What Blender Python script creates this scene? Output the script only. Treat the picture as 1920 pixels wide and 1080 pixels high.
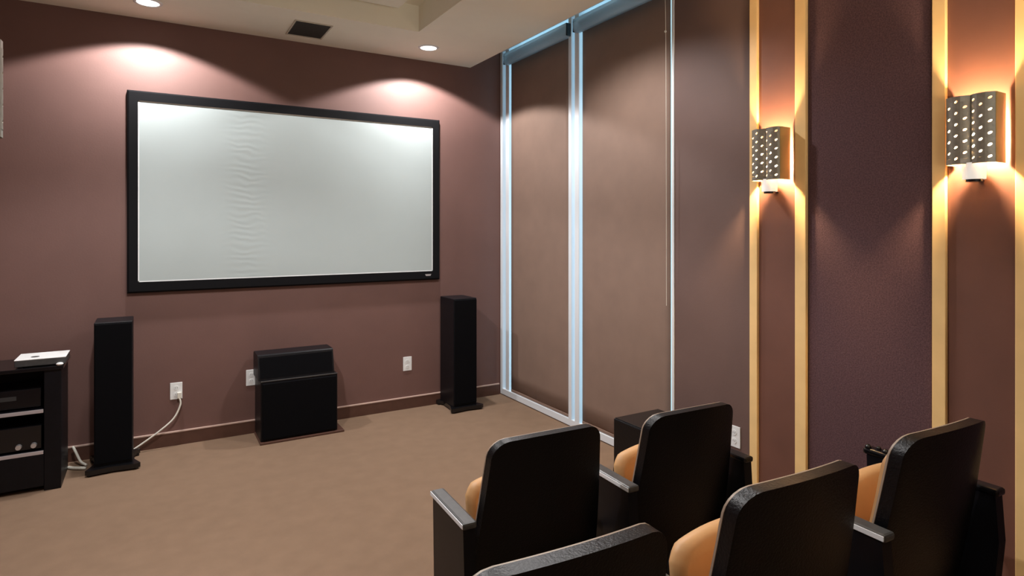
import bpy, bmesh, math, random
from mathutils import Vector, Matrix
random.seed(4)
S = bpy.context.scene
C = S.collection
for o in list(bpy.data.objects):
    bpy.data.objects.remove(o)
PI = math.pi

# ---------------------------------------------------------------- camera
cam = bpy.data.cameras.new('camera'); cam_o = bpy.data.objects.new('camera', cam); C.objects.link(cam_o)
cam.sensor_width = 36.0; cam.lens = 36.0 * 1144 / 1920
cam.shift_y = -111.0 / 1920
cam.clip_start = 0.02
cam_o.location = (0, 0, 1.6)
cam_o.rotation_euler = (PI / 2, 0, -math.radians(30.579))
S.camera = cam_o
# ---------------------------------------------------------------- view + world
S.view_settings.view_transform = 'Standard'; S.view_settings.look = 'None'
S.view_settings.gamma = 1.0; S.view_settings.use_curve_mapping = False
S.view_settings.exposure = 0.12
w = bpy.data.worlds.new('daylight'); S.world = w; w.use_nodes = True
wn = w.node_tree.nodes; wl = w.node_tree.links
bg = wn['Background']; bg.inputs['Color'].default_value = (0.42, 0.78, 1.0, 1); bg.inputs['Strength'].default_value = 1.9

def light(name, kind, loc, energy, color, **kw):
    d = bpy.data.lights.new(name, kind); d.energy = energy; d.color = color
    for k, v in kw.items():
        if k != 'rot': setattr(d, k, v)
    o = bpy.data.objects.new(name, d); C.objects.link(o); o.location = loc
    if 'rot' in kw: o.rotation_euler = kw['rot']
    return o
CH = 3.12
COOL = (1.0, 0.97, 0.96)
DL = [(2.0, 4.76), (-0.02, 4.765), (2.08, 3.15), (-0.02, 2.75), (2.05, 0.55), (0.0, 0.55)]
DLE = [165, 165, 135, 260, 3, 6]
DLW = [136, 136, 150, 136, 130, 130]
DLB = [0.14, 0.14, 0.55, 0.3, 0.4, 0.4]
for (x, y), e, a_, b_ in zip(DL, DLE, DLW, DLB):
    light('downlight_beam', 'SPOT', (x, y, CH - 0.012), e, COOL, spot_size=math.radians(a_), spot_blend=b_, shadow_soft_size=0.05)
# added fill aimed up at the ceiling, stands in for the room's unseen lighting
light('rear_fill', 'AREA', (1.1, -0.9, 1.5), 58, (1.0, 0.95, 0.86), shape='RECTANGLE', size=2.4, size_y=0.8, rot=(math.radians(168), 0, 0))

# ---------------------------------------------------------------- materials
def mat(name, col, rough=0.6, metal=0.0, noise=0.0, nscale=20, bump=0.0, bscale=200, emit=None, estr=0, spec=0.5, coat=0, detail=3):
    m = bpy.data.materials.new(name); m.use_nodes = True
    nt = m.node_tree; n = nt.nodes; l = nt.links; p = n['Principled BSDF']
    p.inputs['Base Color'].default_value = (*col, 1); p.inputs['Roughness'].default_value = rough
    p.inputs['Metallic'].default_value = metal; p.inputs['Specular IOR Level'].default_value = spec
    p.inputs['Coat Weight'].default_value = coat
    tc = n.new('ShaderNodeTexCoord')
    if noise:
        t = n.new('ShaderNodeTexNoise'); t.inputs['Scale'].default_value = nscale; t.inputs['Detail'].default_value = detail
        l.new(tc.outputs['Object'], t.inputs['Vector'])
        r = n.new('ShaderNodeValToRGB')
        r.color_ramp.elements[0].position = 0.3; r.color_ramp.elements[1].position = 0.7
        r.color_ramp.elements[0].color = (*[c * (1 - noise) for c in col], 1)
        r.color_ramp.elements[1].color = (*[min(1, c * (1 + noise)) for c in col], 1)
        l.new(t.outputs['Fac'], r.inputs['Fac']); l.new(r.outputs['Color'], p.inputs['Base Color'])
    if bump:
        t2 = n.new('ShaderNodeTexNoise'); t2.inputs['Scale'].default_value = bscale; t2.inputs['Detail'].default_value = 4
        l.new(tc.outputs['Object'], t2.inputs['Vector'])
        b = n.new('ShaderNodeBump'); b.inputs['Strength'].default_value = bump; b.inputs['Distance'].default_value = 0.004
        l.new(t2.outputs['Fac'], b.inputs['Height']); l.new(b.outputs['Normal'], p.inputs['Normal'])
    if emit:
        p.inputs['Emission Color'].default_value = (*emit, 1); p.inputs['Emission Strength'].default_value = estr
    return m
M = dict(
    wall=mat('mauve_paint', (0.150, 0.078, 0.066), 0.62, noise=0.06, nscale=3, bump=0.08, bscale=90),
    wallr=mat('mauve_paint_side', (0.135, 0.080, 0.068), 0.65, noise=0.06, nscale=3, bump=0.08, bscale=90),
    bay=mat('russet_paint', (0.150, 0.062, 0.042), 0.6, noise=0.1, nscale=4, bump=0.06),
    ceil=mat('cream_ceiling', (0.86, 0.83, 0.70), 0.8, noise=0.02, nscale=4, bump=0.05),
    carpet=mat('brown_carpet', (0.215, 0.142, 0.095), 0.95, noise=0.05, nscale=9, bump=0.35, bscale=420, spec=0.1, detail=8),
    base=mat('brown_baseboard', (0.09, 0.042, 0.03), 0.35, noise=0.1),
    bead=mat('baseboard_cap', (0.55, 0.40, 0.34), 0.35),
    oak=mat('honey_maple', (0.88, 0.60, 0.27), 0.4, noise=0.05, nscale=8),
    fabric=mat('aubergine_fabric', (0.098, 0.052, 0.058), 0.85, noise=0.3, nscale=160, bump=0.4, bscale=300, spec=0.2),
    black=mat('black_laminate', (0.004, 0.004, 0.006), 0.42, noise=0.2, spec=0.25),
    grille=mat('speaker_cloth', (0.003, 0.003, 0.004), 0.95, bump=0.4, bscale=600, spec=0.1),
    gloss=mat('gloss_black', (0.005, 0.005, 0.006), 0.18),
    velvet=mat('screen_frame_velvet', (0.004, 0.004, 0.005), 0.8, spec=0.15),
    white=mat('white_plastic', (0.80, 0.82, 0.82), 0.4),
    slot=mat('dark_slot', (0.03, 0.03, 0.03), 0.6),
    frame=mat('white_aluminium', (0.72, 0.76, 0.80), 0.35),
    rail=mat('blue_grey_valance', (0.50, 0.60, 0.68), 0.35),
    blind=mat('taupe_blind', (0.22, 0.143, 0.108), 0.8, noise=0.05, nscale=5, bump=0.15, bscale=500),
    shell=mat('black_seat_shell', (0.002, 0.002, 0.003), 0.36, bump=0.35, bscale=160, spec=0.3),
    piping=mat('pale_piping', (0.34, 0.26, 0.20), 0.45),
    tan=mat('tan_vinyl', (0.60, 0.34, 0.15), 0.5, noise=0.08, nscale=6, bump=0.1, bscale=60),
    arm=mat('grey_arm_cap', (0.06, 0.06, 0.06), 0.35, noise=0.15, nscale=40),
    metal=mat('pewter', (0.27, 0.25, 0.21), 0.42, metal=0.5, noise=0.1, nscale=60),
    brass=mat('amber_brass', (0.50, 0.38, 0.17), 0.4, metal=0.5),
    silver=mat('silver', (0.65, 0.65, 0.66), 0.3, metal=0.7),
    vent=mat('vent_slats', (0.10, 0.09, 0.07), 0.6),
    ventf=mat('vent_frame', (0.55, 0.50, 0.40), 0.6),
    cable=mat('white_cable', (0.72, 0.70, 0.62), 0.5),
    lens=mat('downlight_lens', (0.9, 0.9, 0.9), 0.5, emit=(1, 0.97, 0.93), estr=4.0),
    bulb=mat('sconce_bulb', (1, 0.8, 0.5), 0.5, emit=(1.0, 0.68, 0.38), estr=4200.0),
    cup=mat('frosted_glass_cup', (0.85, 0.85, 0.83), 0.35, emit=(1, 0.95, 0.9), estr=0.35),
    steel=mat('brushed_shelf_edge', (0.6, 0.58, 0.62), 0.3, metal=0.5),
)
# glass
g = bpy.data.materials.new('window_glass'); g.use_nodes = True
nt = g.node_tree; nt.nodes.remove(nt.nodes['Principled BSDF'])
tr = nt.nodes.new('ShaderNodeBsdfTransparent'); gl = nt.nodes.new('ShaderNodeBsdfGlossy'); gl.inputs['Roughness'].default_value = 0.03
mx = nt.nodes.new('ShaderNodeMixShader'); mx.inputs[0].default_value = 0.06
nt.links.new(tr.outputs[0], mx.inputs[1]); nt.links.new(gl.outputs[0], mx.inputs[2]); nt.links.new(mx.outputs[0], nt.nodes['Material Output'].inputs[0])
M['glass'] = g
nt = M['rail'].node_tree; tl = nt.nodes.new('ShaderNodeBsdfTranslucent'); tl.inputs['Color'].default_value = (0.80, 0.80, 0.80, 1)
mx = nt.nodes.new('ShaderNodeMixShader'); mx.inputs[0].default_value = 0.65
nt.links.new(nt.nodes['Principled BSDF'].outputs[0], mx.inputs[1]); nt.links.new(tl.outputs[0], mx.inputs[2]); nt.links.new(mx.outputs[0], nt.nodes['Material Output'].inputs[0])
# projection fabric with a patch of horizontal ripples left of centre
m = mat('projection_fabric', (0.375, 0.43, 0.43), 0.75, noise=0.02, nscale=3); nt = m.node_tree; n = nt.nodes; l = nt.links
tc = n.new('ShaderNodeTexCoord'); sp = n.new('ShaderNodeSeparateXYZ'); l.new(tc.outputs['Object'], sp.inputs[0])
wv = n.new('ShaderNodeTexWave'); wv.bands_direction = 'Z'; wv.inputs['Scale'].default_value = 6.5; wv.inputs['Distortion'].default_value = 7
wv.inputs['Detail'].default_value = 1; l.new(tc.outputs['Object'], wv.inputs['Vector'])
def mth(op, a, b):
    q = n.new('ShaderNodeMath'); q.operation = op
    for i, v in enumerate((a, b)):
        if v is None: continue
        if isinstance(v, (int, float)): q.inputs[i].default_value = v
        else: l.new(v, q.inputs[i])
    return q.outputs[0]
dx = mth('SUBTRACT', sp.outputs['X'], 0.63); dx2 = mth('MULTIPLY', dx, dx); e = mth('MULTIPLY', dx2, -70.0); gx = mth('EXPONENT', e, None)
hh = mth('MULTIPLY', wv.outputs['Fac'], gx)
b = n.new('ShaderNodeBump'); b.inputs['Strength'].default_value = 0.12; b.inputs['Distance'].default_value = 0.006
l.new(hh, b.inputs['Height']); l.new(b.outputs['Normal'], n['Principled BSDF'].inputs['Normal'])
M['screen'] = m

# ---------------------------------------------------------------- geometry helpers
def box(bm, a, b_, bev=0.0, seg=2):
    r = bmesh.ops.create_cube(bm, size=1.0); vs = r['verts']
    c = [(a[i] + b_[i]) / 2 for i in range(3)]; s = [abs(b_[i] - a[i]) for i in range(3)]
    for v in vs: v.co = Vector([v.co[i] * s[i] + c[i] for i in range(3)])
    if bev:
        es = list({e for v in vs for e in v.link_edges})
        bmesh.ops.bevel(bm, geom=es, offset=min(bev, min(s) * 0.45), segments=seg, affect='EDGES', profile=0.5)
def quad(bm, pts):
    return bm.faces.new([bm.verts.new(p) for p in pts])
def cyl(bm, c, r, h, seg=32, r2=None, axis='Z'):
    res = bmesh.ops.create_cone(bm, cap_ends=True, segments=seg, radius1=r, radius2=r if r2 is None else r2, depth=h)
    rot = {'Z': Matrix(), 'Y': Matrix.Rotation(PI / 2, 4, 'X'), 'X': Matrix.Rotation(PI / 2, 4, 'Y')}[axis]
    for v in res['verts']: v.co = rot @ v.co + Vector(c)
def obj(name, bm, m, parent=None, smooth=False, autos=False):
    me = bpy.data.meshes.new(name); bmesh.ops.recalc_face_normals(bm, faces=bm.faces); bm.to_mesh(me); bm.free()
    o = bpy.data.objects.new(name, me); C.objects.link(o); me.materials.append(M[m])
    if smooth or autos:
        for p in me.polygons: p.use_smooth = True
        if autos:
            me.set_sharp_from_angle(angle=math.radians(35))
    if parent: o.parent = parent
    return o
def B(*boxes, bev=0.0):
    bm = bmesh.new()
    for a, b_ in boxes: box(bm, a, b_, bev)
    return bm
def tube(pts, r, seg=10):
    bm = bmesh.new(); P = [Vector(p) for p in pts]
    Q = []
    for i in range(len(P) - 1):
        p0 = P[max(i - 1, 0)]; p1 = P[i]; p2 = P[i + 1]; p3 = P[min(i + 2, len(P) - 1)]
        for k in range(8):
            t = k / 8
            Q.append(0.5 * ((2 * p1) + (-p0 + p2) * t + (2 * p0 - 5 * p1 + 4 * p2 - p3) * t * t + (-p0 + 3 * p1 - 3 * p2 + p3) * t ** 3))
    Q.append(P[-1]); rings = []
    for i, q in enumerate(Q):
        d = (Q[min(i + 1, len(Q) - 1)] - Q[max(i - 1, 0)]).normalized()
        u = d.cross(Vector((0, 0, 1)))
        if u.length < 0.05: u = d.cross(Vector((0, 1, 0)))
        u.normalize(); v = d.cross(u)
        rings.append([bm.verts.new(q + r * (math.cos(a) * u + math.sin(a) * v)) for a in [2 * PI * k / seg for k in range(seg)]])
    for a, b_ in zip(rings, rings[1:]):
        for k in range(seg): bm.faces.new((a[k], a[(k + 1) % seg], b_[(k + 1) % seg], b_[k]))
    bm.faces.new(rings[0]); bm.faces.new(rings[-1])
    return bm
def thing(name, label, cat, loc=(0, 0, 0), rz=0, group=None):
    o = bpy.data.objects.new(name, None); C.objects.link(o); o.location = loc; o.rotation_euler = (0, 0, rz)
    o.empty_display_size = 0.1
    return tag(o, label, cat, group)
def tag(o, label, cat, group=None):
    o['label'] = label; o['category'] = cat
    if group: o['group'] = group
    return o
def struct(name, bm, m, label=None, cat=None):
    o = obj(name, bm, m); o['kind'] = 'structure'
    o['label'] = label; o['category'] = cat
    return o
def copy_tree(o, parent=None):
    c = o.copy(); C.objects.link(c)
    if parent: c.parent = parent
    for ch in list(o.children): copy_tree(ch, c)
    return c

# ---------------------------------------------------------------- room shell
XR, YF, YB = 2.918, 5.157, -1.8
XL, XA = -0.476, -1.45        # near left wall, left wall of the front of the room
ZT = 3.50; T = 0.12
PX = 2.59                    # ceiling stops here; blind pocket beyond
struct('floor', B(((XA - T, YB - T, -0.1), (XR + T + .1, YF + T, 0))), 'carpet', 'brown carpeted floor in front of the screen', 'floor')
struct('floor', B(((XL, YB, 0), (XR, 1.30, 0.12))), 'carpet', 'carpeted riser under the back row of seats', 'floor')
struct('wall_front', B(((XA - T, YF, 0), (XR + T + .1, YF + T, ZT))), 'wall', 'mauve brown front wall behind the projection screen', 'wall')
struct('wall_left', B(((XL - T, YB, 0), (XL, 2.45, CH))), 'wall', 'near left wall carrying a sconce', 'wall')
struct('wall_left_return', B(((XA, 2.45 - T, 0), (XL - T, 2.45, CH))), 'wall', 'short return wall on the left', 'wall')
struct('wall_left_front', B(((XA - T, 2.45 - T, 0), (XA, YF, CH))), 'wall', 'left wall beside the equipment cabinet', 'wall')
struct('wall_back', B(((XL - T, YB - T, 0), (XR + T, YB, ZT))), 'wallr', 'rear wall of the room', 'wall')
WY0, WY1, WZ0, WZ1 = 2.868, 5.150, 0.008, 3.325    # window opening
struct('wall_right', B(((XR, YB, 0), (XR + T, WY0, ZT)), ((XR, WY0, WZ1), (XR + T, YF, ZT)), ((XR, WY0, -0.02), (XR + T, YF, WZ0 - .002))), 'wallr', 'brown right wall behind the seats', 'wall')
# ceiling with tray recess and blind pocket
TX0, TX1, TY0, TY1, TZ = 0.20, 1.776, -0.6, 4.42, 3.32
bm = B(((XA - T, YB - T, CH), (TX0, YF, ZT)), ((TX1, YB - T, CH), (PX, YF, ZT)), ((TX0, TY1, CH), (TX1, YF, ZT)), ((TX0, YB - T, CH), (TX1, TY0, ZT)), ((TX0, TY0, TZ), (TX1, TY1, ZT)),
       ((PX, YB - T, ZT - .02), (XR + T, YF, ZT + .05)), ((PX, YB, CH), (XR, WY0 - 0.32, ZT - .03)))
struct('ceiling', bm, 'ceil', 'cream ceiling with a recessed tray', 'ceiling')
struct('trim_1', B(((0.45, 0.0, 3.215), (1.56, 4.27, 3.318)), bev=0.004), 'ceil', 'cream dropped panel inside the ceiling tray', 'ceiling panel')
# baseboards
bmf = B(((XA, YF - 0.014, 0), (XR - 0.02, YF, 0.095)))
bo = struct('baseboard_front', bmf, 'base', 'dark brown baseboard below the screen wall', 'baseboard')
obj('cap', B(((XA, YF - 0.016, 0.095), (XR - 0.02, YF, 0.106)), bev=0.002), 'bead', bo)
bo = struct('baseboard_right', B(((XR - 0.014, 1.31, 0), (XR, 2.85, 0.095))), 'base', 'dark brown baseboard on the right wall', 'baseboard')
obj('cap', B(((XR - 0.016, 1.31, 0.095), (XR, 2.85, 0.106)), bev=0.002), 'bead', bo)

# ---------------------------------------------------------------- window and roller blinds
fx0, fx1 = XR - 0.006, XR + 0.055
wd = struct('window_1', B(((fx0, WY0, WZ0), (fx1, WY1, 0.062)), ((fx0, WY0, 3.305), (fx1, WY1, WZ1)), bev=0.002), 'frame', 'tall white framed window wall behind roller blinds', 'window')
obj('jamb', B(((fx0, 5.112, 0.06), (fx1, WY1, 3.306)), ((fx0 + .012, 5.005, 0.06), (fx1, 5.070, 3.306)), bev=0.003), 'frame', wd)
obj('mullion', B(((fx0, 3.990, 0.06), (fx1, 4.030, 3.306)), ((fx0, 3.888, 0.06), (fx1, 3.945, 3.306)), bev=0.003), 'frame', wd)
obj('jamb', B(((fx0, WY0, 0.06), (fx1, 2.890, 3.306)), bev=0.003), 'frame', wd)
obj('pane', B(((fx1 - .012, 3.97, 0.05), (fx1 - .006, 5.12, 3.31))), 'glass', wd)
obj('pane', B(((fx1 - .012, 2.88, 0.05), (fx1 - .006, 3.965, 3.31))), 'glass', wd)
def blind(y0, y1, label):
    t = thing('roller_blind', label, 'blind', (XR, (y0 + y1) / 2, 0.062), 0, 'taupe roller blinds over the window wall')
    h = (y1 - y0) / 2
    bm = bmesh.new(); ny, nz = 16, 20
    z0, z1 = 0.012, 3.12
    vs = [[bm.verts.new((0.012 + 0.0025 * math.sin(3 * PI * i / ny + 0.6) * (1 - j / nz), -h + 2 * h * i / ny, z0 + (z1 - z0) * j / nz)) for j in range(nz + 1)] for i in range(ny + 1)]
    for i in range(ny):
        for j in range(nz): bm.faces.new((vs[i][j], vs[i + 1][j], vs[i + 1][j + 1], vs[i][j + 1]))
    f = obj('blind_fabric', bm, 'blind', t, smooth=True); md = f.modifiers.new('thick', 'SOLIDIFY'); md.thickness = 0.0012
    obj('bottom_bar', B(((0.006, -h, 0.002), (0.018, h, 0.024)), bev=0.003), 'blind', t)
    bm = bmesh.new(); cyl(bm, (-0.004, 0, 3.150), 0.026, 2 * h - 0.03, 24, axis='Y'); obj('roller', bm, 'rail', t, autos=True)
    bm = bmesh.new()   # open-topped fascia: rounded front profile
    prof = [(0.006, 3.090), (-0.030, 3.090), (-0.046, 3.105), (-0.050, 3.130), (-0.050, 3.165), (-0.046, 3.172), (-0.052, 3.180), (-0.052, 3.192), (-0.046, 3.196)]
    e = 0.045
    pv = [[bm.verts.new((x, y, z)) for x, z in prof] for y in (-h - e, h + e)]
    for k in range(len(prof) - 1): bm.faces.new((pv[0][k], pv[0][k + 1], pv[1][k + 1], pv[1][k]))
    hb = obj('head_box', bm, 'rail', t, autos=True); md = hb.modifiers.new('thick', 'SOLIDIFY'); md.thickness = 0.002
    obj('end_cap', B(((-0.050, -h - e - .003, 3.092), (0.0, -h - e, 3.194))), 'gloss', t)
    obj('end_cap', B(((-0.050, h + e, 3.092), (0.0, h + e + .003, 3.194))), 'gloss', t)
    return t
blind(4.045, 4.968, 'narrower taupe roller blind between the screen wall corner and the white mullion')
blind(2.912, 3.862, 'wider taupe roller blind between the white mullion and the right wall')
bm = tube([(2.86, 2.895, 3.13), (2.872, 2.900, 2.9), (2.880, 2.904, 2.2), (2.882, 2.904, 1.1)], 0.0018, 6)
t = thing('blind_chain', 'thin bead chain hanging at the right edge of the blind', 'blind chain', (0, 0, 0))
obj('chain', bm, 'cable', t)
bm = bmesh.new(); bmesh.ops.create_icosphere(bm, subdivisions=2, radius=0.008)
for v in bm.verts: v.co += Vector((2.871, 2.902, 2.88))
obj('chain_connector', bm, 'cable', t, smooth=True)

# ---------------------------------------------------------------- right wall bays: strips, russet bays, fabric panels
def strip(y0, y1, label):
    o = obj('wall_strip', B(((XR - 0.022, y0, 0.002 if y0 > 1.3 else 0.122), (XR - 0.0005, y1, CH - .002)), bev=0.003), 'oak')
    tag(o, label, 'wood strip', 'honey wood strips framing the sconces')
for y0, y1, lb in ((2.226, 2.276, 'honey maple strip left of the sconce nearest the window'),
                   (1.933, 1.995, 'honey maple strip right of the sconce nearest the window'),
                   (1.291, 1.344, 'honey maple strip left of the sconce nearest the camera'),
                   (0.985, 1.050, 'honey maple strip at the right edge of the photo')):
    strip(y0, y1, lb)
def flat(name, y0, y1, m, lb, cat, d):
    tag(obj(name, B(((XR - d, y0, 0.12 if y0 > 1.3 else 0.14), (XR - .0005, y1, CH - .002)), bev=0.003), m), lb, cat)
flat('bay_panel', 1.996, 2.225, 'bay', 'russet painted bay behind the sconce nearest the window', 'wall panel', 0.006)
flat('bay_panel', 1.051, 1.290, 'bay', 'russet painted bay behind the sconce nearest the camera', 'wall panel', 0.006)
flat('fabric_panel', 1.352, 1.925, 'fabric', 'aubergine fabric acoustic panel between the two lit sconces', 'acoustic panel', 0.005)
flat('fabric_panel', 0.38, 0.978, 'fabric', 'aubergine fabric panel beyond the rightmost wood strip', 'acoustic panel', 0.005)

# ---------------------------------------------------------------- sconces
def make_sconce(label, loc, rz, energy=1):
    """local frame: wall plane x=0, sconce sticks out to -x, z=0 is world 0"""
    t = thing('wall_sconce', label, 'sconce', loc, rz, 'perforated metal wall sconces')
    z0, z1 = -0.140, 0.135; W = 0.170
    def P(a, z):   # a in 0..1 across the front
        d = 0.092 + 0.020 * abs(math.sin(2 * PI * a)) ** 0.8
        return Vector((-d, -W / 2 + W * a, z))
    bm = bmesh.new(); nc, nr = 6, 6; dz = (z1 - z0) / nr; K = 16
    for c in range(nc):
        a0, a1 = c / nc, (c + 1) / nc
        off = dz / 2 if c % 2 else 0.0
        zs = []
        z = z0 - (dz / 2 if c % 2 else 0)
        while z < z1 - 1e-6:
            zs.append((max(z, z0), min(z + dz, z1))); z += dz
        for (za, zb) in zs:
            if zb - za < dz * 0.9:
                quad(bm, [P(a0, za), P(a1, za), P(a1, zb), P(a0, zb)]); continue
            ac, zc = (a0 + a1) / 2, (za + zb) / 2
            outer, inner = [], []
            for k in range(K):
                th = 2 * PI * k / K
                cx, cz = math.cos(th), math.sin(th); q = max(abs(cx), abs(cz))
                outer.append(bm.verts.new(P(ac + (a1 - a0) / 2 * cx / q, zc + dz / 2 * cz / q)))
                ex, ez = 0.20 * cx, 0.10 * cz; ez += -0.28 * ex      # slanted ellipse
                inner.append(bm.verts.new(P(ac + (a1 - a0) * ex * 1.05, zc + dz * ez)))
            for k in range(K):
                k2 = (k + 1) % K
                bm.faces.new((outer[k], outer[k2], inner[k2], inner[k]))
    bmesh.ops.remove_doubles(bm, verts=bm.verts, dist=0.0003)
    f = obj('perforated_shade', bm, 'metal', t); md = f.modifiers.new('thick', 'SOLIDIFY'); md.thickness = 0.0015
    obj('side_plate', B(((-0.0925, -W / 2 - .0015, z0), (-0.008, -W / 2, z1))), 'brass', t)
    obj('side_plate', B(((-0.0925, W / 2, z0), (-0.008, W / 2 + .0015, z1))), 'brass', t)
    obj('back_plate', B(((-0.004, -0.05, z0 + .02), (-0.0005, 0.05, z1 - .04))), 'metal', t)
    bm = bmesh.new(); cyl(bm, (-0.060, 0, -0.168), 0.039, 0.066, 32, r2=0.041)
    obj('lamp_cup', bm, 'cup', t, autos=True)
    bm = bmesh.new(); cyl(bm, (-0.060, 0, -0.206), 0.030, 0.010, 24); box(bm, (-0.060, -0.012, -0.209), (-0.001, 0.012, -0.201))
    obj('mount', bm, 'gloss', t, autos=True)
    bm = bmesh.new(); cyl(bm, (-0.065, 0, -0.105), 0.014, 0.062, 20); obj('lamp_holder', bm, 'white', t, autos=True)
    bm = bmesh.new(); bmesh.ops.create_uvsphere(bm, u_segments=16, v_segments=12, radius=0.022)
    for v in bm.verts: v.co = Vector((v.co.x * .7 - 0.072, v.co.y, v.co.z * 1.4 - 0.042))
    obj('bulb', bm, 'bulb', t, smooth=True)
    return t
# local -x = away from wall; right wall at XR
s1 = make_sconce('perforated metal sconce on the bay nearest the window, farther of the two lit ones', (XR - 0.007, 2.112, 2.0), 0)
s2 = copy_tree(s1); s2.location = (XR - 0.007, 1.168, 2.0); s2['label'] = 'perforated metal sconce on the right wall nearest the camera, larger of the two lit ones'
s3 = copy_tree(s1); s3.location = (XL, 2.19, 2.0); s3.rotation_euler = (0, 0, PI); s3['label'] = 'perforated metal sconce cut off at the left edge of the photo'
for ch in s3.children:
    if ch.name.startswith('bulb'):
        ch.data = ch.data.copy(); ch.data.materials[0] = mat('unlit_bulb', (0.8, 0.8, 0.75), 0.3)

# ---------------------------------------------------------------- downlights, vent
def downlight(x, y, label):
    t = thing('downlight', label, 'ceiling light', (x, y, CH), 0, 'round recessed downlights along the screen wall')
    bm = bmesh.new(); R0, R1 = 0.088, 0.066; n_ = 40
    rings = []
    for r, z in ((R0, -0.0003), (R0 - .004, -0.006), (R1 + .003, -0.008), (R1, -0.004), (R1, -0.0005)):
        rings.append([bm.verts.new((r * math.cos(2 * PI * k / n_), r * math.sin(2 * PI * k / n_), z)) for k in range(n_)])
    for a, b_ in zip(rings, rings[1:]):
        for k in range(n_): bm.faces.new((a[k], a[(k + 1) % n_], b_[(k + 1) % n_], b_[k]))
    obj('trim_ring', bm, 'white', t, smooth=True)
    bm = bmesh.new(); cyl(bm, (0, 0, -0.003), R1, 0.004, 40); obj('lens', bm, 'lens', t, autos=True)
    return t
for (x, y), lb in zip(DL, ('lit round downlight above the right end of the screen, near the window', 'lit round downlight above the left end of the screen, at the top edge',
                           'round downlight above the front row of seats', 'round downlight left of the ceiling tray, mid room',
                           'round downlight above the back row of seats', 'round downlight over the camera corner')):
    downlight(x, y, lb)
t = thing('ceiling_vent', 'dark square air vent grille in the cream ceiling above the screen', 'vent', (1.035, 4.80, CH))
w_, d_ = 0.125, 0.175
obj('vent_frame', B(((-w_ - .012, -d_ - .012, -0.006), (-w_, d_ + .012, -.0005)), ((w_, -d_ - .012, -0.006), (w_ + .012, d_ + .012, -.0005)), ((-w_, -d_ - .012, -0.006), (w_, -d_, -.0005)), ((-w_, d_, -0.006), (w_, d_ + .012, -.0005)), bev=0.0015), 'ventf', t)
obj('backing', B(((-w_, -d_, -0.002), (w_, d_, -0.0005))), 'slot', t)
bm = bmesh.new()
for k in range(15):
    y = -d_ + 2 * d_ * (k + 0.5) / 15
    quad(bm, [(-w_, y - .009, -.0045), (w_, y - .009, -.0045), (w_, y + .007, -.002), (-w_, y + .007, -.002)])
obj('slats', bm, 'vent', t)

# ---------------------------------------------------------------- projection screen
t = thing('projection_screen', 'wide blank white projection screen in a black frame on the front wall', 'projection screen', (0, YF, 0))
yf = -0.042
x0, x1, z0, z1 = -0.083, 2.193, 1.218, 2.520
X0, X1, Z0, Z1 = -0.150, 2.262, 1.140, 2.590
def bar(a, b_, c_, d2):   # mitred frame member with a bevelled outer edge
    return [a, b_, c_, d2]
bm = bmesh.new()
def fr(p):
    r = []
    for (xx, zz, yy) in p: r.append((xx, yy, zz))
    return r
o_ = [(X0, Z0), (X1, Z0), (X1, Z1), (X0, Z1)]
ch = 0.012
oc = [(X0 + ch, Z0 + ch), (X1 - ch, Z0 + ch), (X1 - ch, Z1 - ch), (X0 + ch, Z1 - ch)]
i_ = [(x0, z0), (x1, z0), (x1, z1), (x0, z1)]
for k in range(4):
    k2 = (k + 1) % 4
    for (A, ya), (Bq, yb) in (((o_, -0.001), (o_, yf + ch)), ((o_, yf + ch), (oc, yf)), ((oc, yf), (i_, yf)), ((i_, yf), (i_, yf + .010))):
        quad(bm, [(A[k][0], ya, A[k][1]), (A[k2][0], ya, A[k2][1]), (Bq[k2][0], yb, Bq[k2][1]), (Bq[k][0], yb, Bq[k][1])])
bmesh.ops.remove_doubles(bm, verts=bm.verts, dist=1e-5)
obj('screen_frame', bm, 'velvet', t)
obj('screen_fabric', B(((x0 - .02, -0.034, z0 - .02), (x1 + .02, -0.029, z1 + .02))), 'screen', t)
lw = 0.007
obj('inner_border', B(((x0, -0.0347, z0), (x0 + lw, -0.0338, z1)), ((x1 - lw, -0.0347, z0), (x1, -0.0338, z1)), ((x0, -0.0347, z0), (x1, -0.0338, z0 + lw)), ((x0, -0.0347, z1 - lw), (x1, -0.0338, z1))), 'white', t)['label'] = 'thin white border of the screen fabric'
bm = bmesh.new(); quad(bm, [(2.115, yf - .001, 1.192), (2.175, yf - .001, 1.192), (2.168, yf - .001, 1.176), (2.125, yf - .001, 1.176)])
f = obj('badge', bm, 'silver', t); f['label'] = 'small silver badge'
md = f.modifiers.new('t', 'SOLIDIFY'); md.thickness = 0.001

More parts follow.
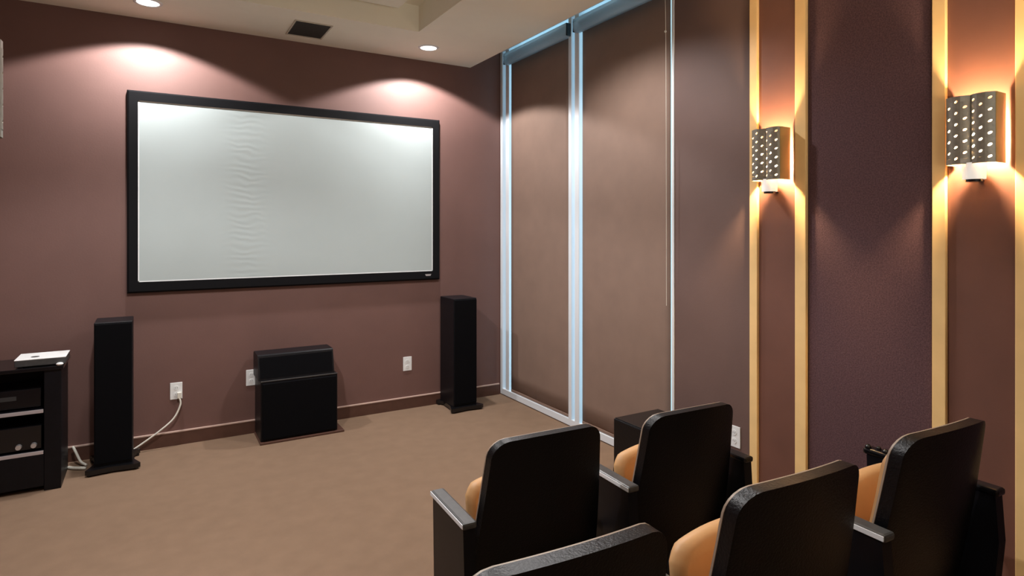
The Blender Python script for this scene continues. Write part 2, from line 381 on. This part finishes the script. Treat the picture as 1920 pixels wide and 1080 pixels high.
# ---------------------------------------------------------------- speakers
def tower(x, y, label, wid=0.215, hgt=0.985, dep=0.27):
    t = thing('tower_speaker', label, 'speaker', (x, y, 0), 0, 'black floorstanding speakers flanking the screen')
    obj('cabinet', B(((-wid / 2, 0.012, 0.04), (wid / 2, dep, hgt)), bev=0.005), 'black', t)
    obj('grille', B(((-wid / 2 + .004, 0, 0.06), (wid / 2 - .004, 0.014, hgt - .01)), bev=0.005), 'grille', t)
    bm = bmesh.new()      # splayed plinth with rounded outrigger toes
    hw = wid / 2
    pts = [(-hw - .045, -0.03), (-hw - .02, -0.045), (0, -0.03), (hw + .02, -0.045), (hw + .045, -0.03), (hw + .01, .06), (hw, dep - .07), (hw + .04, dep + .0), (hw + .02, dep + .01), (0, dep), (-hw - .02, dep + .01), (-hw - .04, dep), (-hw, dep - .07), (-hw - .01, .06)]
    a = [bm.verts.new((p[0], p[1], 0.012)) for p in pts]; b_ = [bm.verts.new((p[0], p[1], 0.042)) for p in pts]
    bm.faces.new(a); bm.faces.new(b_)
    for k in range(len(pts)): bm.faces.new((a[k], a[(k + 1) % len(pts)], b_[(k + 1) % len(pts)], b_[k]))
    obj('plinth', bm, 'gloss', t)
    for sx in (-1, 1):
        for yy in (-0.02, dep - .02):
            bm = bmesh.new(); cyl(bm, (sx * (hw + .022), yy, 0.007), 0.012, 0.014, 16); obj('foot', bm, 'gloss', t)
    return t
tower(-0.216, 4.80, 'black tower speaker on the left beside the equipment cabinet')
tower(2.385, 4.835, 'black tower speaker on the right near the window corner', wid=0.225, dep=0.30)

# subwoofer and centre speaker
t = thing('subwoofer', 'black subwoofer cabinet on the floor below the middle of the screen', 'subwoofer', (0.98, 4.82, 0))
obj('base_board', B(((-0.29, -0.005, 0.0), (0.33, 0.30, 0.016)), bev=0.003), 'base', t)
obj('cabinet', B(((-0.283, 0.022, 0.016), (0.283, 0.315, 0.466)), bev=0.006), 'black', t)
obj('grille', B(((-0.272, 0.006, 0.03), (0.272, 0.024, 0.448)), bev=0.006), 'grille', t)
obj('top_edge', B(((-0.283, 0.018, 0.458), (0.283, 0.024, 0.467)), bev=0.002), 'arm', t)
t = thing('centre_speaker', 'low black centre speaker lying on top of the subwoofer', 'speaker', (0.965, 4.86, 0.467))
bm = bmesh.new()
prof = [(-.005, 0.0), (0.0, 0.03), (0.035, 0.178), (0.045, 0.185), (0.23, 0.185), (0.25, 0.17), (0.25, 0.0)]
pv = [[bm.verts.new((x, y, z)) for y, z in prof] for x in (-0.282, 0.276)]
for k in range(len(prof)): bm.faces.new((pv[0][k], pv[0][(k + 1) % len(prof)], pv[1][(k + 1) % len(prof)], pv[1][k]))
bm.faces.new(pv[0]); bm.faces.new(pv[1])
obj('cabinet', bm, 'black', t)
bm = bmesh.new(); quad(bm, [(-0.27, -.004, .012), (0.264, -.004, .012), (0.264, 0.026, 0.165), (-0.27, 0.026, 0.165)])
f = obj('grille', bm, 'grille', t); md = f.modifiers.new('t', 'SOLIDIFY'); md.thickness = 0.006
# box by the window
t = thing('side_subwoofer', 'low black box with grey top near the window, behind the front row', 'speaker box', (2.70, 2.61, 0), 0)
obj('cabinet', B(((-0.19, 0.0, 0.02), (0.19, 0.38, 0.405)), bev=0.008), 'shell', t)
obj('top_panel', B(((-0.183, 0.008, 0.405), (0.183, 0.372, 0.410)), bev=0.003), 'gloss', t)
for sx in (-1, 1):
    for yy in (0.04, 0.34):
        bm = bmesh.new(); cyl(bm, (sx * .15, yy, 0.01), 0.018, 0.02, 16); obj('foot', bm, 'gloss', t)

# ---------------------------------------------------------------- outlets
def outlet(loc, rz, label):
    t = thing('wall_outlet', label, 'outlet', loc, rz, 'white wall outlets')
    obj('cover_plate', B(((-0.040, -0.006, -0.062), (0.040, -.0005, 0.062)), bev=0.003), 'white', t)
    for s_ in (-1, 1):
        bm = bmesh.new(); cyl(bm, (0, -0.007, s_ * 0.024), 0.016, 0.003, 20, axis='Y')
        r = obj('receptacle', bm, 'white', t, autos=True)
        obj('slots', B(((-0.007, -0.0093, s_ * 0.024 - .005), (-0.005, -0.0083, s_ * 0.024 + .005)), ((0.005, -0.0093, s_ * 0.024 - .005), (0.007, -0.0083, s_ * 0.024 + .005))), 'slot', r)
    return t
outlet((0.158, YF, 0.40), 0, 'white wall outlet with a cable plugged in, right of the left tower speaker')
outlet((1.963, YF, 0.398), 0, 'white wall outlet between the subwoofer and the right tower speaker')
outlet((0.675, YF, 0.435), 0, 'white wall outlet half hidden behind the left edge of the subwoofer')
outlet((XR, 2.392, 0.395), -PI / 2, 'white wall outlet on the right wall behind the front row seat')
t = thing('power_cable', 'white power cable curving from the outlet down behind the left tower speaker', 'cable', (0, 0, 0))
obj('plug', B(((0.163, YF - .034, 0.348), (0.192, YF - .0095, 0.392)), bev=0.004), 'cable', t)
obj('cord', tube([(0.178, YF - .028, 0.352), (0.183, YF - .035, 0.30), (0.14, YF - .045, 0.21), (0.05, YF - .055, 0.135), (-0.06, YF - .05, 0.06), (-0.14, YF - .05, 0.012)], 0.0062), 'cable', t)
tag(obj('loose_cable', tube([(-0.475, 5.00, 0.011), (-0.45, 4.97, 0.012), (-0.41, 4.94, 0.014), (-0.375, 4.93, 0.010)], 0.010), 'cable'), 'white cable lying on the carpet between cabinet and left speaker', 'cable')
tag(obj('loose_cable', tube([(-0.46, 5.10, 0.115), (-0.44, 5.06, 0.085), (-0.41, 5.02, 0.030), (-0.375, 4.99, 0.010)], 0.008), 'cable'), 'white cable hanging from the baseboard behind the cabinet onto the carpet', 'cable')

# ---------------------------------------------------------------- equipment cabinet
rx0, rx1, ry0, ry1, rh = -1.05, -0.480, 4.66, 5.02, 0.735
t = thing('media_cabinet', 'black open equipment cabinet at the left edge of the photo', 'cabinet', ((rx0 + rx1) / 2, ry0, 0))
hx = (rx1 - rx0) / 2; dd = ry1 - ry0
obj('side_panel', B(((hx - .085, 0, 0.0), (hx, dd, rh)), bev=0.003), 'black', t)
obj('side_panel', B(((-hx, 0, 0.0), (-hx + .085, dd, rh)), bev=0.003), 'black', t)
obj('back_panel', B(((-hx + .086, dd - .012, 0.02), (hx - .086, dd, rh - .02))), 'black', t)
obj('cabinet_top', B(((-hx - .01, -.012, rh), (hx + .012, dd + .01, rh + .022)), bev=0.003), 'gloss', t)
obj('lower_panel', B(((-hx + .086, 0.0, 0.03), (hx - .086, 0.02, 0.222)), bev=0.003), 'black', t)
for zz in (0.490, 0.238):
    sh = obj('shelf', B(((-hx + .086, 0.006, zz - .012), (hx - .086, dd - .014, zz + .008))), 'black', t)
    obj('shelf_edge', B(((-hx + .088, -.004, zz - .012), (hx - .088, 0.005, zz + .010)), bev=0.002), 'steel', sh)
t2 = thing('amplifier', 'black amplifier with two pale knobs on the lower cabinet shelf', 'amplifier', ((rx0 + rx1) / 2, ry0 + .03, 0.247))
obj('case', B(((-0.185, 0, 0.008), (0.185, 0.28, 0.150)), bev=0.003), 'gloss', t2)
for kx in (0.075, 0.148):
    bm = bmesh.new(); cyl(bm, (kx, -0.012, 0.035), 0.0155, 0.024, 24, r2=0.014, axis='Y'); obj('knob', bm, 'silver', t2, autos=True)
for sx in (-1, 1):
    bm = bmesh.new(); cyl(bm, (sx * .15, .03, 0.004), 0.012, 0.008, 12); obj('foot', bm, 'gloss', t2)
t2 = thing('receiver', 'black receiver box on the upper cabinet shelf', 'receiver', ((rx0 + rx1) / 2, ry0 + .05, 0.499))
obj('case', B(((-0.18, 0, 0.008), (0.18, 0.27, 0.12)), bev=0.003), 'gloss', t2)
obj('display', B(((-0.06, -.001, 0.06), (0.06, .002, 0.085))), 'slot', t2)
for fx in (-.15, .15):
    for fy in (.03, .23): obj('foot', B(((fx - .01, fy - .01, 0), (fx + .01, fy + .01, .008))), 'slot', t2)
t2 = thing('media_player', 'media player box with white lid on top of the equipment cabinet', 'media player', (-0.585, ry0 + .02, rh + .0225), 0)
obj('case', B(((-0.125, 0, 0.006), (0.125, 0.225, 0.045)), bev=0.004), 'arm', t2)
lid = obj('lid', B(((-0.127, -0.002, 0.045), (0.127, 0.227, 0.050)), bev=0.002), 'white', t2); lid['label'] = 'white lid'
bm = bmesh.new(); cyl(bm, (-0.035, 0.075, 0.0505), 0.022, 0.001, 24); obj('lid_mark', bm, 'arm', lid)
for fx in (-.10, .10):
    for fy in (.03, .19): obj('foot', B(((fx - .01, fy - .01, 0), (fx + .01, fy + .01, .006))), 'slot', t2)
bm = bmesh.new(); bmesh.ops.create_uvsphere(bm, u_segments=16, v_segments=10, radius=0.016)
for v in bm.verts: v.co = Vector((v.co.x * 1.2, v.co.y, v.co.z * .6 + .0095))
o = obj('puck', bm, 'white', None, smooth=True); o.location = (-0.487, ry0 + .0, rh + .0225); o.name = 'sensor_puck'
tag(o, 'tiny white round sensor beside the media player on the cabinet', 'sensor')

# ---------------------------------------------------------------- theatre seats
def shell_mesh(hw_t, hw_b, zt, zb, yt, yb, thick, rc, sag, grow=0.0, arch=0.012, nx=22, nz=22):
    """curved plate: top rounded corners, reclined; returns bmesh (front & rear surface + rim)"""
    bm = bmesh.new()
    def halfw(z):
        k = (z - zb) / (zt - zb); return hw_b + (hw_t - hw_b) * k + grow
    def lim(a, zt_):     # z of the top edge at lateral fraction a
        hw = hw_t + grow; x = abs(a) * hw; top = zt_ - arch * a * a
        if x > hw - rc:
            d = x - (hw - rc); top -= rc - math.sqrt(max(rc * rc - d * d, 0))
        return top
    def row(side):
        V = []
        for i in range(nx + 1):
            a = -math.cos(PI * i / nx)        # denser near the edges
            col = []
            top = lim(a, zt)
            for j in range(nz + 1):
                k = j / nz; z = zb + (top - zb) * k
                x = a * (hw_b + grow + (hw_t - hw_b) * (z - zb) / (zt - zb))
                y = yb + (yt - yb) * (z - zb) / (zt - zb) + sag * (a * a) - 0.012 * math.sin(PI * k)
                col.append(bm.verts.new((x, y + (thick if side else 0) , z)))
            V.append(col)
        return V
    R, F = row(0), row(1)
    for i in range(nx):
        for j in range(nz):
            bm.faces.new((R[i][j], R[i + 1][j], R[i + 1][j + 1], R[i][j + 1]))
            bm.faces.new((F[i][j], F[i][j + 1], F[i + 1][j + 1], F[i + 1][j]))
        bm.faces.new((R[i][nz], R[i + 1][nz], F[i + 1][nz], F[i][nz])); bm.faces.new((R[i][0], F[i][0], F[i + 1][0], R[i + 1][0]))
    for j in range(nz):
        bm.faces.new((R[0][j], R[0][j + 1], F[0][j + 1], F[0][j])); bm.faces.new((R[nx][j], F[nx][j], F[nx][j + 1], R[nx][j + 1]))
    return bm
HB = 0.88
def seat_cushion(hw, y0, z0, y1, z1, thick, arcrise, m, parent, name, off=0.0, n_=20):
    """tipped-up pad in the plane from hinge (y0,z0) to front edge (y1,z1), front edge an arc"""
    bm = bmesh.new()
    L = math.hypot(y1 - y0, z1 - z0); dy, dz_ = (y1 - y0) / L, (z1 - z0) / L
    nyv, nzv = dz_, -dy           # normal pointing forward/down (+y)
    def pt(a, s, o):
        return (a * hw, y0 + dy * s + nyv * o, z0 + dz_ * s + nzv * o)
    rows = []
    prof = [(0.0, 0.90, 0.96), (0.35 * thick, 1.0, 1.0), (thick * 0.75, 1.0, 1.0), (thick, .95, .975)]
    for (o, fx, fs) in prof:
        cols = []
        for i in range(n_ + 1):
            a = -math.cos(PI * i / n_)
            top = L - arcrise * abs(a) ** 2.2
            if abs(a) > .86: top -= 0.035 * ((abs(a) - .86) / .14) ** 2
            cols.append([bm.verts.new(pt(a * fx, top * fs * j / 8 if j else 0.0, off + o)) for j in range(9)])
        rows.append(cols)
    for r in range(len(rows) - 1):
        A, Bq = rows[r], rows[r + 1]
        for i in range(n_):
            bm.faces.new((A[i][8], A[i + 1][8], Bq[i + 1][8], Bq[i][8])); bm.faces.new((A[i][0], Bq[i][0], Bq[i + 1][0], A[i + 1][0]))
        for j in range(8):
            bm.faces.new((A[0][j], A[0][j + 1], Bq[0][j + 1], Bq[0][j])); bm.faces.new((A[n_][j], Bq[n_][j], Bq[n_][j + 1], A[n_][j + 1]))
    for r in (0, -1):
        for i in range(n_):
            for j in range(8): bm.faces.new((rows[r][i][j], rows[r][i + 1][j], rows[r][i + 1][j + 1], rows[r][i][j + 1]))
    return obj(name, bm, m, parent, smooth=True)
def arm(parent, x, long=0.0, fancy=False):
    """armrest with its end standard down to the floor; local y=0 is the top of the back"""
    pts = [(0.03, 0.60), (0.31 + long, 0.60), (0.31 + long, 0.585), (0.29 + long, 0.0), (0.06, 0.0), (0.02, 0.45)]
    bm = bmesh.new(); pv = [[bm.verts.new((x + s_ * 0.022, y, z)) for y, z in pts] for s_ in (-1, 1)]
    for k in range(len(pts)): bm.faces.new((pv[0][k], pv[0][(k + 1) % len(pts)], pv[1][(k + 1) % len(pts)], pv[1][k]))
    bm.faces.new(pv[0]); bm.faces.new(pv[1])
    o = obj('side_standard', bm, 'black', parent)
    a = obj('armrest', B(((x - .026, 0.02, 0.60), (x + .026, 0.325 + long, 0.624)), bev=0.008), 'arm' if not fancy else 'gloss', parent)
    if not fancy:
        obj('edge_trim', B(((x - .0285, 0.022, 0.606), (x - .0255, 0.322, 0.621)), bev=0.001), 'frame', a)
    return a
def make_chair(label, loc, rz, group, last=False):
    t = thing('theatre_seat', label, 'theatre seat', loc, rz, group)
    obj('back_shell', shell_mesh(.222, .286, HB, 0.14, -0.008, 0.147, 0.038, 0.055, 0.028), 'shell', t, autos=True)
    obj('piping', shell_mesh(.2235, .2875, HB - .001, 0.15, 0.030, 0.183, 0.006, 0.055, 0.028), 'piping', t, autos=True)
    obj('back_cushion', shell_mesh(.195, .235, HB - .05, 0.36, 0.041, 0.141, 0.030, 0.052, 0.028), 'tan', t, autos=True)
    seat_cushion(.226, 0.195, 0.40, 0.225, 0.680, 0.055, 0.035, 'tan', t, 'seat_cushion')
    seat_cushion(.205, 0.195, 0.39, 0.225, 0.655, 0.022, 0.035, 'shell', t, 'seat_shell', off=0.056)
    bm = bmesh.new(); cyl(bm, (0, 0.215, 0.385), 0.016, 0.62, 16, axis='X'); obj('hinge_bar', bm, 'gloss', t, autos=True)
    arm(t, -0.312)
    if last:
        arm(t, 0.312, 0.15, True)
        for (yy, xx, r) in ((.460, .300, .012), (.430, .318, .010), (.395, .304, .012), (.35, .312, .013)):
            bm = bmesh.new(); bmesh.ops.create_uvsphere(bm, u_segments=14, v_segments=8, radius=r)
            for v in bm.verts: v.co = Vector((v.co.x + xx, v.co.y + yy, v.co.z + .626))
            obj('arm_stud', bm, 'gloss', t, smooth=True)
    return t
G = 'black backed theatre seats with tan cushions'
yaw = math.radians(-2.5)
make_chair('black backed theatre seat at the left end of the front row', (1.222, 1.78, 0), yaw, G)
make_chair('black backed theatre seat at the right end of the front row, before the window', (1.885, 1.72, 0), yaw, G, last=True)
make_chair('black backed theatre seat at the left end of the back row, cut off below', (0.695, 0.905, 0.12), yaw, G)
make_chair('black backed theatre seat in the middle of the back row', (1.383, 0.900, 0.12), yaw, G)
make_chair('black backed theatre seat at the right end of the back row, nearest the sconces', (2.095, 0.900, 0.12), yaw, G, last=True)
